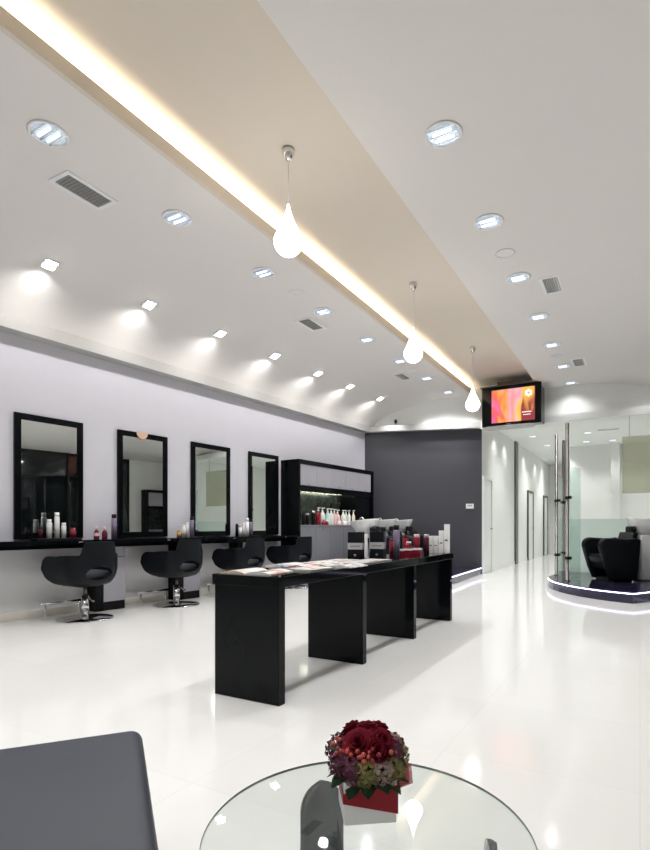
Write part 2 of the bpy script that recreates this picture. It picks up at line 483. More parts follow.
# ---------------------------------------------------------------- storage cabinet with niche
cb = thing('storage_cabinet', 'tall black framed cabinet with grey doors and lit niche of bottles', 'cabinet', wl(0, 4.37), WRZ)
CL, CDp = 2.67, .42
f = MB()
f.box(0, CDp, 0, .05, 0, 2.27).box(0, CDp, CL - .05, CL, 0, 2.27)
f.box(0, CDp, .05, CL - .05, 2.19, 2.27).box(0, CDp - .02, .05, CL - .05, 1.74, 1.80).box(0, CDp - .02, .05, CL - .05, 0, .10)
f.build('frame', M['lacq'], cb)
MB().box(0.002, .02, .05, CL - .05, .1, 2.19).build('back_panel', M['slate_tile'], cb)
MB().box(0.02, CDp - .01, .05, 1.95, 1.045, 1.08, .003).build('shelf', M['greyd'], cb)
MB().box(.02, CDp - .04, 1.95, CL - .05, .10, 1.74).build('tall_panel', M['lacq'], cb)
for i in range(5):
    a_ = .055 + i * .502
    d = MB().box(CDp - .03, CDp - .008, a_, a_ + .497, 1.805, 2.185, .002).build('upper_door', M['grey'], cb)
    MB().tube([(CDp - .008, a_ + .22, 1.83), (CDp + .006, a_ + .22, 1.83), (CDp + .006, a_ + .28, 1.83), (CDp - .008, a_ + .28, 1.83)], .004, 6).build('handle', M['steel'], d)
for i in range(4):
    a_ = .055 + i * .474
    d = MB().box(CDp - .03, CDp - .008, a_, a_ + .47, .105, 1.04, .002).build('lower_door', M['greyd'], cb)
    MB().tube([(CDp - .008, a_ + .2, 1.0), (CDp + .006, a_ + .2, 1.0), (CDp + .006, a_ + .26, 1.0), (CDp - .008, a_ + .26, 1.0)], .004, 6).build('handle', M['steel'], d)
MB().box(.07, .10, .08, 1.9, 1.722, 1.738).build('niche_light', M['ledn'], cb)
MB().box(CDp - .09, CDp - .06, .08, 1.9, 1.725, 1.738).build('niche_light', M['ledn'], cb)  # added second strip, out of view, to brighten the bottle fronts
MB().box(CDp - .045, CDp - .02, .05, CL - .05, 1.69, 1.74).build('light_lip', M['lacq'], cb)  # lip added to hide the front strip from the camera

# opposite storage unit, seen only in the second mirror
ob = thing('mirrored_cabinet', 'black framed cabinet seen only as a reflection in the second mirror', 'cabinet', (3.29, 10.68, .0), -PI / 2)
f = MB().box(-.86, -.80, -.3, 0, 0, 2.25).box(-.08, 0, -.3, 0, 0, 2.25).box(-.80, -.08, -.3, 0, 2.17, 2.25).box(-.80, -.08, -.29, 0, 1.66, 1.72)
f.build('frame', M['lacq'], ob)
MB().box(-.80, -.08, -.02, -.005, 0, 2.17).build('back_panel', M['slate_tile'], ob)
MB().box(-.80, -.08, -.28, -.02, 1.72, 2.17).build('upper_door', M['grey'], ob)
MB().box(-.80, -.08, -.28, -.02, 0, .95).build('lower_door', M['greyd'], ob)
struct(MB().box(1.62, 3.3, 11.56, 11.62, 0, 3.19).build('wall_grey', mat('pale_grey_paint', (.45, .45, .46), .7)))

# ---------------------------------------------------------------- styling chairs
def shell_mesh():
    """wrap-around tub: U-shaped in plan (open to -x), one closed thick sheet"""
    bm = bmesh.new()
    N, K = 72, 22
    W, Dp = .31, .30        # half width, half depth
    def plan(p):            # p in -1..1, arms -> back
        L1 = .42            # straight arm length
        R = W; arcL = PI * R * .92
        tot = 2 * L1 + arcL; sdist = (p + 1) / 2 * tot
        if sdist < L1: return Vector((-.34 + sdist, -W - .015 * (1 - sdist / L1) * 0, 0)), Vector((0, -1, 0))
        if sdist > L1 + arcL:
            q = tot - sdist
            return Vector((-.34 + q, W, 0)), Vector((0, 1, 0))
        a = -PI / 2 + PI * (sdist - L1) / arcL
        # squarish back: superellipse
        e = .78
        ca, sa = cos(a), sin(a)
        x = .08 + (abs(ca) ** e) * .20; y = (abs(sa) ** e) * W * (1 if sa > 0 else -1)
        n = Vector((ca, sa, 0))
        return Vector((x, y, 0)), n
    outer = []; inner = []
    for i in range(N + 1):
        p = -1 + 2 * i / N
        q, n = plan(p)
        ap = abs(p)
        # top edge
        def sm(a, b, x):
            x = min(1, max(0, (x - a) / (b - a))); return x * x * (3 - 2 * x)
        top = .735 + .145 * (1 - sm(.17, .235, ap)) - .02 * sm(.5, .8, ap)+ .02 * sm(.7, .95, ap)
        bot = .39 + .01 * sm(.2, .6, ap)
        # rounded arm fronts
        fr = max(0, (ap - .78) / .22)
        rad = (1 - math.sqrt(max(0, 1 - fr * fr)))
        mid = .575
        top = top - (top - mid) * rad * .9
        bot = bot + (mid - bot) * rad * .93
        co, ci = [], []
        for k in range(K + 1):
            z = bot + (top - bot) * k / K
            zz = max(0, min(1, (z - .39) / .22))
            sc = .62 + .38 * math.sqrt(1 - (1 - zz) ** 2) if zz < 1 else 1
            th = .045
            P = Vector((q.x * sc if q.x > 0 else q.x * (sc * .5 + .5), q.y * sc, z))
            if z > .72: P.x += (z - .72) * .08
            nn = Vector((n.x, n.y, 0)).normalized()
            co.append(bm.verts.new(P)); ci.append(bm.verts.new(P - nn * th))
        outer.append(co); inner.append(ci)
    for i in range(N):
        for k in range(K):
            bm.faces.new((outer[i][k], outer[i + 1][k], outer[i + 1][k + 1], outer[i][k + 1]))
            bm.faces.new((inner[i][k], inner[i][k + 1], inner[i + 1][k + 1], inner[i + 1][k]))
        bm.faces.new((outer[i][K], outer[i + 1][K], inner[i + 1][K], inner[i][K]))
        bm.faces.new((outer[i][0], inner[i][0], inner[i + 1][0], outer[i + 1][0]))
    for i in (0, N):
        for k in range(K):
            bm.faces.new((outer[i][k], outer[i][k + 1], inner[i][k + 1], inner[i][k]))
    for f in bm.faces: f.smooth = True
    bmesh.ops.recalc_face_normals(bm, faces=bm.faces)
    me = bpy.data.meshes.new('shell'); bm.to_mesh(me); bm.free()
    o = bpy.data.objects.new('shell', me); C.objects.link(o)
    # oval opening low in the back
    cut = MB(); cut.lathe([(1, -.3), (1, .3)], 32, smooth=False, mtx=Matrix.Translation((.30, 0, .53)) @ Matrix.Rotation(PI / 2, 4, 'Y') @ Matrix.Diagonal((.075, .16, 1, 1)))
    co_ = cut.build('cutter', M['leath'])
    md = o.modifiers.new('hole', 'BOOLEAN'); md.operation = 'DIFFERENCE'; md.object = co_; md.solver = 'EXACT'
    bpy.context.view_layer.update()
    dg = bpy.context.evaluated_depsgraph_get()
    me2 = bpy.data.meshes.new_from_object(o.evaluated_get(dg))
    bpy.data.objects.remove(o); bpy.data.objects.remove(co_)
    me2.materials.clear(); me2.materials.append(M['leath'])
    me2.polygons.foreach_set('use_smooth', [True] * len(me2.polygons))
    try: me2.set_sharp_from_angle(angle=.7)
    except Exception: pass
    return me2

def make_chair(label):
    r = thing('styling_chair', label, 'chair', (0, 0, 0), 0, 'black styling chairs at the mirrors')
    me = shell_mesh(); me.name = 'shell'
    s = bpy.data.objects.new('shell', me); C.objects.link(s); s.parent = r
    MB().box(-.31, .17, -.215, .215, .45, .55, .045, seg=5).build('seat', M['leath3'], r)
    MB().box(-.24, .115, -.14, .14, .375, .452, .02, seg=3).build('seat_pan', M['leath'], r)
    MB().lathe([(0, 0), (.295, 0), (.30, .008), (.295, .016), (.06, .03), (.04, .035), (0, .035)], 48, cap=False).build('base', M['chrome'], r)
    MB().lathe([(.042, .03), (.042, .27)], 24).build('column', M['chrome'], r)
    MB().lathe([(.02, .26), (.02, .38)], 16).build('piston', M['steel'], r)
    MB().tube([(0.04, 0, .24), (.10, 0, .24), (.17, -.02, .215), (.2, -.03, .22)], .01, 8).build('lever', M['chrome'], r)
    return r
ch = make_chair('black styling chair nearest the camera, before the first mirror')
cpos = [(-5.49, 3.84), (-5.39, 5.11), (-5.25, 6.30), (-5.20, 7.56)]
crz = [WRZ + .05, WRZ + .02, WRZ + .0, WRZ + .0]
ch.location = (*cpos[0], 0); ch.rotation_euler.z = crz[0]
for k, lab in ((1, 'black styling chair second from the camera, before the mirror with peach disc'),
               (2, 'black styling chair third from the camera, just behind the magazine table corner'),
               (3, 'black styling chair farthest from the camera, beside the tall black cabinet')):
    dup(ch, (*cpos[k], 0), crz[k], lab)

# ---------------------------------------------------------------- wash units
def extr(poly, y0, y1, bev, seg=4):
    """side profile in x,z extruded along y with rounded edges"""
    mb = MB()
    a = [mb.bm.verts.new((x, y0, z)) for x, z in poly]; b = [mb.bm.verts.new((x, y1, z)) for x, z in poly]
    n = len(poly)
    mb.bm.faces.new(a); mb.bm.faces.new(list(reversed(b)))
    for i in range(n): mb.bm.faces.new((a[i], b[i], b[(i + 1) % n], a[(i + 1) % n]))
    bmesh.ops.recalc_face_normals(mb.bm, faces=mb.bm.faces)
    es = [e for e in mb.bm.edges if abs(e.verts[0].co.y - e.verts[1].co.y) < 1e-6]
    bmesh.ops.bevel(mb.bm, geom=es, offset=bev, segments=seg, profile=.5, affect='EDGES', clamp_overlap=True)
    for f in mb.bm.faces: f.smooth = True
    return mb
def make_wash(label, group=None):
    """sits facing +x; basin behind at -x"""
    r = thing('wash_unit', label, 'wash unit', (0, 0, 0), 0, group)
    arm = [(-.24, .02), (.17, .02), (.25, .22), (.32, .46)]
    for i in range(9):                                   # rounded front of the arm
        a = -.45 + i * (PI * .64) / 8
        arm.append((.225 + .125 * cos(a), .585 + .125 * sin(a)))
    arm += [(.05, .70), (-.08, .69), (-.22, .71), (-.31, .68), (-.28, .3)]
    for s_ in (-1, 1):
        y0, y1 = (-.36, -.235) if s_ < 0 else (.235, .36)
        extr(arm, y0, y1, .04).build('armrest', M['leath'], r)
    extr([(-.18, .15), (.20, .2), (.28, .38), (.26, .44), (-.18, .40)], -.23, .23, .03).build('seat', M['leath'], r)
    extr([(-.22, .12), (-.11, .12), (-.13, .45), (-.25, .80), (-.34, .80), (-.29, .5)], -.23, .23, .035).build('backrest', M['leath'], r)
    MB().box(-.19, .12, -.3, .3, 0, .05, .01).build('base', M['blackm'], r)
    # basin: white bowl with neck notch on a pedestal
    bs = MB()
    pr = [(0, -.20), (.10, -.19), (.17, -.13), (.22, -.03), (.25, .06), (.255, .075), (.24, .075), (.20, 0), (.12, -.10), (0, -.12)]
    m_ = Matrix.Translation((-.57, 0, .94)) @ Matrix.Rotation(-.10, 4, 'Y')
    bs.lathe(pr, 32, cap=False, sx=1.22, sy=.98, mtx=m_)
    bowl = bs.build('basin', M['ceram'], r)
    MB().box(-.74, -.42, -.14, .14, 0, .76, .05, seg=4).build('pedestal', M['ceram'], r)
    fx = MB().tube([(-.77, .12, .96), (-.76, .12, 1.06), (-.70, .10, 1.08), (-.64, .08, 1.04)], .011, 8)
    fx.build('tap', M['chrome'], r)
    MB().box(-.37, -.29, -.12, .12, .78, .90, .03, seg=4).build('neck_rest', M['blackm'], r)
    return r
wu = make_wash('black wash chair with white basin nearest on the back platform', 'wash chairs before the charcoal wall')
def place(o, x, y, z, rz): o.location = (x, y, z); o.rotation_euler.z = rz
place(wu, -4.10, 9.20, .155, WRZ)
dup(wu, (-4.06, 9.94, .155), WRZ, 'black wash chair with white basin, middle one on the back platform')
dup(wu, (-4.00, 10.66, .155), WRZ, 'black wash chair with white basin nearest the charcoal wall')
rw = dup(wu, (-.42, 9.93, .155), THETA + PI, 'large black wash chair with white basin on the curved platform at right')
rw['group'] = ''
del rw['group']

# ---------------------------------------------------------------- glass partition on curved platform
def post(x, y, label):
    r = thing('partition_post', label, 'post', (x, y, .155), 0, 'steel partition posts')
    MB().lathe([(.045, 0), (.045, .012), (.028, .014), (.028, 2.60), (0, 2.60)], 20).build('shaft', M['steel'], r)
    for z in (.35, 1.35):
        MB().lathe([(.036, z), (.036, z + .05)], 16).box(.02, .07, -.018, .018, z, z + .05).build('glass_clamp', M['blackm'], r)
    return r
post(-1.35, 10.53, 'steel post standing at the left end of the curved platform')
post(-1.05, 9.49, 'steel post on the platform, right-hand and nearest of the three')
post(-1.32, 11.33, 'steel post at the rear of the curved platform, behind the other two')
def pane(ax, ay, bx, by, z0, z1, material, name, label, cat, th=.012):
    d = Vector((bx - ax, by - ay, 0)); L = d.length
    o = MB().box(0, L, -th / 2, th / 2, z0, z1).build(name, material, loc=(ax, ay, 0), rz=math.atan2(d.y, d.x))
    return tag(o, label, cat)
pane(-1.347, 10.58, -1.322, 11.28, .16, 2.03, M['glassA'], 'glass_panel', 'pale aqua glass panel between the left and rear steel posts', 'glass panel')
pane(-1.01, 9.52, -.88, 9.80, .16, 2.03, M['glassA'], 'glass_panel', 'narrow aqua glass panel clamped to the nearest steel post', 'glass panel')
pane(-1.28, 11.40, 1.55, 11.40, .16, 1.20, M['frost'], 'frosted_screen', 'low frosted glass screen standing behind the single wash chair', 'screen')
hp = pane(-.30, 11.68, 1.2, 11.68, 1.69, 2.79, M['haze'], 'hanging_glass_panel', 'tinted glossy glass panel hanging above the frosted screen at right', 'glass panel', .02)
MB().tube([(.12, 0, 2.79), (.12, 0, 3.19)], .004, 6).tube([(1.35, 0, 2.79), (1.35, 0, 3.19)], .004, 6).build('cable', M['steel'], hp)

# ---------------------------------------------------------------- black magazine table
tb = thing('display_table', 'long black lacquered table on four slab legs', 'table')
MB().box(-2.34, -1.825, 2.51, 5.82, .69, .755, .003).build('tabletop', M['lacq'], tb)
for y in (2.525, 3.60, 4.645, 5.735):
    MB().box(-2.33, -1.835, y, y + .062, 0, .69, .002).build('leg', M['lacq'], tb)
TZ = .755
COLS = [(.80, .78, .75), (.66, .42, .33), (.75, .62, .50), (.35, .42, .50), (.55, .50, .48), (.82, .80, .78), (.62, .30, .30)]
def magmat(i):
    c1 = COLS[i % len(COLS)]; c2 = COLS[(i * 3 + 2) % len(COLS)]
    m = mat('printed_page_%d' % i, c1, .25, noise=0)
    nt = m.node_tree; b = nt.nodes['Principled BSDF']
    tc = nt.nodes.new('ShaderNodeTexCoord'); v = nt.nodes.new('ShaderNodeTexVoronoi'); v.distance = 'CHEBYCHEV'
    v.inputs['Scale'].default_value = 11 + i
    r = nt.nodes.new('ShaderNodeValToRGB'); r.color_ramp.interpolation = 'CONSTANT'
    e = r.color_ramp.elements; e[0].color = (.78, .77, .75, 1); e[1].position = .5; e[1].color = (*c1, 1)
    q = e.new(.75); q.color = (*c2, 1); q = e.new(.9); q.color = (.12, .12, .14, 1)
    nt.links.new(tc.outputs['Object'], v.inputs['Vector']); nt.links.new(v.outputs['Color'], r.inputs[0])
    nt.links.new(r.outputs[0], b.inputs['Base Color'])
    return m
mags = [(-2.14, 2.71, .06, 0, 'open', 'open magazine at the near end of the black table'),
        (-1.97, 3.07, -.05, 1, 'closed', 'magazine with warm cover on the table, just beyond the open one'),
        (-2.225, 3.28, .0, 5, 'open', 'open magazine lying at the left edge of the black table'),
        (-1.97, 3.44, .0, 3, 'open', 'open magazine with bluish pages over the second table leg'),
        (-2.22, 3.62, -.03, 2, 'closed', 'tan covered magazine near the left edge of the table'),
        (-1.98, 3.76, .05, 0, 'closed', 'pale covered magazine at the middle of the black table'),
        (-2.215, 3.93, .05, 6, 'closed', 'reddish covered magazine in the middle of the table'),
        (-1.98, 4.08, -.05, 4, 'closed', 'dark printed magazine before the black product boxes')]
for x, y, a, ci, kd, lab in mags:
    r = thing('magazine', lab, 'magazine', (x, y, TZ), a, 'magazines on the black table')
    if kd == 'open':
        for s_ in (-1, 1):
            pg = MB(); n = 8; bt = []; tp = []
            for i in range(n + 1):
                u = i / n * .19; z = .004 + .016 * sin(PI * min(1, i / n * 1.15) * .9) if i < n else .006
                for y_ in (0,):
                    tp.append((u * s_, z)); bt.append((u * s_, .0))
            ring = bt + list(reversed(tp))
            A = [pg.bm.verts.new((p[0], -.135, p[1])) for p in ring]; B = [pg.bm.verts.new((p[0], .135, p[1])) for p in ring]
            for i in range(n):
                j = len(ring) - 1 - i
                pg.bm.faces.new((A[j], A[j - 1], B[j - 1], B[j])); pg.bm.faces.new((A[i], A[i + 1], B[i + 1], B[i]))
                pg.bm.faces.new((A[i], A[i + 1], A[j - 1], A[j])); pg.bm.faces.new((B[i], B[i + 1], B[j - 1], B[j]))
            pg.bm.faces.new((A[n], A[n + 1], B[n + 1], B[n]))
            pg.build('page_block', magmat(ci + (s_ > 0)), r)
    else:
        MB().box(-.105, .105, -.14, .14, .001, .009).build('pages', M['paper'], r)
        MB().box(-.108, .108, -.142, .142, .009, .0115).build('cover', magmat(ci + 7), r)

# bottles & products -------------------------------------------------------
def bottle(kind, h, rad, body, cap, loc, label, cat='bottle', group=None, band=None, name=None):
    r = thing(name or 'bottle', label, cat, loc, random.uniform(-.3, .3), group)
    if kind == 'pump':
        MB().lathe([(rad * .92, 0), (rad, .01), (rad, h * .55), (rad * .8, h * .66), (rad * .38, h * .76), (rad * .36, h * .80)], 16).build('body', body, r)
        MB().lathe([(rad * .42, h * .80), (rad * .42, h * .86), (rad * .15, h * .87), (rad * .15, h * .96)], 12).box(-rad * .35, rad * 1.0, -rad * .25, rad * .25, h * .95, h).build('pump', cap, r)
    elif kind == 'can':
        MB().lathe([(rad, 0), (rad, h * .80), (rad * .85, h * .84)], 20).build('body', body, r)
        MB().lathe([(rad * .88, h * .84), (rad * .88, h), (0, h)], 20).build('cap', cap, r)
    elif kind == 'flask':
        MB().lathe([(rad * .95, 0), (rad, .01), (rad, h * .5), (rad * .6, h * .68), (rad * .35, h * .75)], 16).build('body', body, r)
        MB().lathe([(rad * .4, h * .75), (rad * .4, h), (0, h)], 12).build('cap', cap, r)
    else:
        MB().lathe([(rad, 0), (rad, h * .80)], 16).build('body', body, r)
        MB().lathe([(rad * .9, h * .80), (rad * .82, h), (0, h)], 16).build('cap', cap, r)
    if band:
        MB().lathe([(rad * 1.01, h * .25), (rad * 1.01, h * .5)], 16, cap=False).build('label_band', band, r)
    return r
# niche shelf
shelf_items = [(.30, 'can', .20, .035, 'blackm', 'blackm', 'short black can at the left end of the niche shelf'),
    (.41, 'can', .22, .04, 'blackm', 'silv', 'black can with silver cap on the niche shelf'),
    (.60, 'can', .27, .04, 'blackm', 'chrome', 'slim black bottle with chrome cap beside the red pump bottle'),
    (.76, 'pump', .34, .05, 'red', 'wht', 'red pump bottle in the lit niche'),
    (.90, 'pump', .34, .05, 'wht', 'wht', 'white pump bottle immediately right of the red one'),
    (1.08, 'pump', .33, .048, 'mint', 'wht', 'pale mint pump bottle in the niche'),
    (1.20, 'pump', .33, .048, 'wht', 'wht', 'white pump bottle right of the mint one'),
    (1.31, 'pump', .32, .048, 'pink', 'wht', 'pink pump bottle right of the mint and white ones'),
    (1.43, 'pump', .31, .048, 'pink', 'wht', 'second pink pump bottle in the niche'),
    (1.64, 'pump', .31, .052, 'wht', 'wht', 'white pump bottle standing alone right of the pink ones'),
    (1.86, 'flask', .13, .04, 'cream', 'wht', 'small cream flask on the niche shelf')]
for i, (t, k, h, rd, b, c, lab) in enumerate(shelf_items[:10]):
    bottle(k, h, rd, M[b], M[c], wl(.26, 4.42 + t, 1.08), lab, group='bottles in the cabinet niche')
for t, c, lab in ((1.80, 'wht', 'white pump bottle, first of the four at the right end of the niche'), (1.87, 'wht', 'white pump bottle, second of the four at niche right end')):
    bottle('pump', .31, .035, M[c], M['wht'], wl(.30 if t < 1.85 else .18, 4.42 + t, 1.08), lab, group='bottles in the cabinet niche')
for t, off in ((1.84, .36),):
    bottle('pump', .31, .035, M['cream'], M['cream'], wl(off, 4.42 + t + .04, 1.08), 'cream yellow pump bottle at the right end of the niche', group='bottles in the cabinet niche')
bottle('flask', .10, .04, M['red'], M['red'], wl(.36, 4.42 + .80, 1.08), 'small red jar before the red pump bottle in niche', group='bottles in the cabinet niche')
bottle('flask', .10, .04, M['red'], M['wht'], wl(.36, 4.42 + .90, 1.08), 'small red jar with white cap in the niche', group='bottles in the cabinet niche')
bottle('flask', .12, .045, M['pink'], M['wht'], wl(.36, 4.42 + 1.35, 1.08), 'small pale pink jar before the pink pump bottles', group='bottles in the cabinet niche')
bottle('flask', .12, .045, M['wht'], M['wht'], wl(.36, 4.42 + 1.56, 1.08), 'small white jar before the lone white pump bottle', group='bottles in the cabinet niche')

# worktop products
CZ = .893
def wp(t, k, h, rd, b, c, lab, off=.14, band=None):
    bottle(k, h, rd, M[b], M[c], wl(off, t, CZ), lab, group='products on the styling worktop', band=band)
wp(.66, 'flask', .155, .034, 'wine', 'pink', 'wine red flask with pink cap, left one beside the nearest mirror', band=M['pink'])
wp(.77, 'flask', .155, .034, 'wine', 'pink', 'wine red flask with pink cap, next to the tall lavender can')
wp(.90, 'can', .315, .033, 'lavc', 'blackm', 'tall lavender hairspray can between first and second mirror')
wp(1.93, 'pot', .10, .03, 'gold', 'gold', 'small amber pot between second and third mirror')
wp(2.01, 'can', .18, .034, 'wht', 'wht', 'white bottle beside the small amber pot')
wp(2.085, 'can', .22, .022, 'wht', 'wht', 'slim white bottle left of the tall lavender can at third mirror')
wp(2.17, 'can', .30, .032, 'lavc', 'blackm', 'tall lavender hairspray can left of the third mirror')
wp(3.10, 'can', .20, .024, 'blackm', 'blackm', 'slim black bottle right of the third mirror')
wp(3.17, 'pot', .18, .032, 'wht', 'silv', 'stout white bottle with silver cap between third and fourth mirrors')
wp(3.25, 'can', .21, .028, 'wht', 'wht', 'white bottle left of the tall white one at fourth mirror')
wp(3.34, 'pot', .30, .03, 'wht', 'wht', 'tallest white bottle between third and fourth mirrors')
wp(3.43, 'can', .28, .03, 'lavc', 'blackm', 'lavender can touching the fourth mirror frame line')
# tray before mirror one
tag(MB().box(-.08, .08, -.26, .26, 0, .02, .006).build('tray', M['blackm'], loc=wl(.17, .15, CZ), rz=WRZ), 'thin black tray on the worktop before the nearest mirror', 'tray')
for dt, h, rd, b, c, lab in ((-.16, .13, .022, 'wine', 'blackm', 'small dark bottle at left end of the black tray'),
                         (-.06, .22, .028, 'wht', 'wht', 'white bottle left of the tallest one on the tray'),
                         (.03, .30, .028, 'wht', 'wht', 'tallest white bottle on the black tray'),
                         (.11, .18, .026, 'wht', 'wht', 'short white bottle on the tray beside the red pot'),
                         (.22, .12, .032, 'red', 'red', 'red pot at the right end of the black tray')):
    bottle('can', h, rd, M[b], M[c], wl(.17, .12 + dt, CZ + .02), lab, group='products on the black tray')

# products on the far half of the black table
def tp(x, y, k, h, rd, b, c, lab, band=None): bottle(k, h, rd, M[b], M[c], (x, y, TZ), lab, group='products on the black table', band=band)
def pbox(x, y, w_, d_, h, lab, rz=0.):
    r = thing('product_box', lab, 'box', (x, y, TZ), rz, 'product boxes on the black table')
    MB().box(-w_ / 2, w_ / 2, -d_ / 2, d_ / 2, 0, h, .002).build('carton', M['leath'], r)
    MB().box(-w_ / 2 - .001, w_ / 2 + .001, -d_ / 2 - .001, d_ / 2 + .001, h * .36, h * .60).build('silver_band', M['silv'], r)
    for i in range(5):
        MB().box(-w_ * .3 + i * .018, -w_ * .3 + i * .018 + .010, -d_ / 2 - .002, -d_ / 2 - .001, h * .45, h * .50).build('lettering', M['ink'], r) if i < 5 else 0
    MB().lathe([(.006, 0), (.012, .001), (.006, .002)], 10, cap=False, mtx=Matrix.Translation((0, -d_ / 2 - .001, h * .14)) @ Matrix.Rotation(PI / 2, 4, 'X')).build('emblem', M['silv'], r)
    return r
pbox(-2.25, 4.28, .135, .09, .245, 'black carton with silver band on the table, the left one', .25)
pbox(-2.115, 4.45, .13, .09, .25, 'black carton with silver band on the table, right and nearer one', .25)
tp(-2.25, 4.62, 'can', .29, .033, 'lavc', 'blackm', 'lavender can behind the two black cartons, left one')
tp(-2.20, 4.75, 'can', .29, .033, 'lavc', 'blackm', 'lavender can behind the right black carton')
tp(-2.10, 4.85, 'can', .31, .032, 'lavc', 'blackm', 'tall lavender can standing free right of the black cartons')
tp(-2.22, 5.02, 'can', .17, .03, 'red', 'wine', 'red bottle left of the free-standing lavender can')
tp(-2.27, 5.14, 'can', .17, .03, 'red', 'wine', 'second red bottle left of the free-standing lavender can')
for i, (x, y, s_) in enumerate(((-2.16, 5.08, 'nearest of three'), (-2.12, 5.22, 'middle of three'), (-2.08, 5.36, 'farthest of three'))):
    r = thing('red_carton', 'small red and white carton on the black table, %s in a row' % s_, 'box', (x, y, TZ), .1, 'small red cartons on the black table')
    MB().box(-.045, .045, -.04, .04, 0, .055, .001).build('carton', M['red'], r)
    MB().box(-.046, .046, -.041, .041, .045, .062).build('lid', M['wht'], r)
bottle('pot', .075, .03, M['red'], M['wht'], (-2.12, 5.22, TZ + .062), 'small red bottle with white cap standing on a carton', group='products on the black table')
tp(-2.24, 5.42, 'can', .20, .032, 'red', 'wine', 'red bottle behind the small cartons, left of two')
tp(-2.14, 5.50, 'can', .21, .034, 'red', 'pink', 'red bottle with pink cap behind the small cartons')
tp(-2.05, 5.56, 'can', .21, .03, 'wine', 'silv', 'dark wine bottle with silver cap before the white cartons')
for i, (x, y, w_, h, lab) in enumerate(((-2.035, 5.68, .045, .19, 'first white carton from the left at the far end of black table'), (-1.985, 5.70, .045, .19, 'white carton second from left at table far end'),
                              (-1.93, 5.72, .05, .25, 'taller white carton, second from right at table far end'), (-1.875, 5.74, .05, .32, 'tallest white carton at the far right corner of the table'))):
    r = thing('white_carton', lab, 'box', (x, y, TZ), .05, 'white cartons at the far end of the black table')
    MB().box(-w_ / 2, w_ / 2, -.03, .03, 0, h, .002).build('carton', M['wht'], r)
    MB().box(-w_ * .3, w_ * .3, -.0315, -.0305, h * .42, h * .47).build('lettering', M['ink'], r)

# ---------------------------------------------------------------- pendants
def pendant(y, zb, hh, rr, label, first=None):
    r = thing('pendant_lamp', label, 'lamp', (-2.512, y, 0), 0, 'drop shaped pendant lamps')
    pr = [(0, 0)]
    for i in range(1, 15):
        a = i / 15 * PI * .62
        pr.append((rr * sin(a), rr * (1 - cos(a))))
    x0, z0 = pr[-1]
    for i in range(1, 11):
        q = i / 10
        pr.append((x0 * (1 - q) ** 1.35 + .008 * q, z0 + (hh - z0) * q))
    MB().lathe(pr, 32, (0, 0, zb)).build('glass_drop', M['pend'], r)
    MB().tube([(0, 0, zb + hh - .005), (0, 0, 4.11)], .0035, 6).build('cord', M['ringlt'], r)
    MB().lathe([(.05, 4.14), (.05, 4.10), (.03, 4.06), (.012, 4.045), (0, 4.045)], 20).build('ceiling_cup', M['chrome'], r)
pendant(3.585, 3.265, .42, .118, 'glowing drop pendant lamp nearest the camera, in the ceiling trough')
pendant(6.336, 3.13, .44, .118, 'glowing drop pendant lamp, middle one of the three')
pendant(9.09, 3.03, .44, .12, 'glowing drop pendant lamp, farthest one beside the television')
# cove light
tag(MB().box(-3.40, -3.34, Y0 + .02, 11.55, 3.961, 3.975).build('cove_light', M['ledw']), 'warm light strip hidden on the shelf of the ceiling trough', 'light strip')

# ---------------------------------------------------------------- downlights
def make_down(label, r_=.135):
    r = thing('downlight', label, 'downlight', (0, 0, 0), 0, 'round recessed downlights')
    MB().lathe([(r_, -.002), (r_ + .004, -.008), (r_ - .005, -.012), (r_ - .022, -.010), (r_ - .022, -.002)], 32, cap=False).build('trim_ring', M['ring'], r)
    MB().lathe([(r_ - .022, -.006), (r_ - .03, -.004), (r_ * .6, -.0035), (0, -.003)], 32, cap=False).build('reflector', M['refl'], r)
    b = MB()
    for k in range(3):
        b.box(-r_ * .75, r_ * .75, -.07 + k * .07 - .006, -.07 + k * .07 + .006, -.012, -.004)
    b.build('louvre', M['chrome'], r)
    MB().tube([(-.07, -.035, -.012), (.07, -.035, -.012)], .012, 8).tube([(-.07, .035, -.012), (.07, .035, -.012)], .012, 8).build('lamp_tube', M['dlamp'], r)
    return r
L_pos = [(-3.78, 2.35), (-3.77, 3.58), (-3.73, 4.83), (-3.70, 6.09), (-3.67, 7.33), (-3.64, 8.56), (-3.61, 9.80), (-3.58, 11.03)]
R_pos = [(-1.26, 3.77), (-1.25, 5.06), (-1.23, 6.37), (-1.22, 7.68), (-1.22, 8.97), (-1.21, 10.26), (-1.21, 11.52)]
ordn = ['nearest', 'second', 'third', 'fourth', 'fifth', 'sixth', 'seventh', 'eighth']
dn = make_down('round downlight left of the ceiling trough, nearest the camera')
place(dn, *L_pos[0], H, 0)
for i in range(1, 8): dup(dn, (*L_pos[i], H), 0, 'round downlight left of the ceiling trough, %s from the camera' % ordn[i])
for i in range(7): dup(dn, (*R_pos[i], H), 0, 'round downlight right of the ceiling trough, %s from the camera' % ordn[i])
for (x, y) in L_pos + [(-3.8, 1.1), (-3.82, -.15), (-3.85, -1.4)]:
    spot((x, y, H - .05), P_DOWN * (1.1 if y > 8 else .84 if y < 3 else .95), 2.3)
for (x, y) in R_pos + [(-1.27, 2.5), (-1.27, 1.2), (-1.27, -.1), (-1.27, -1.5)]:
    spot((x, y, H - .05), P_DOWN * (.2 if y > 10.5 else 1.15 if y > 7 else .84 if y < 4 else .95), 2.3)
for (x, y) in [(1.2, 4.0), (1.2, 6.5)]:
    spot((x, y, 3.3), P_DOWN * .6, 2.3)
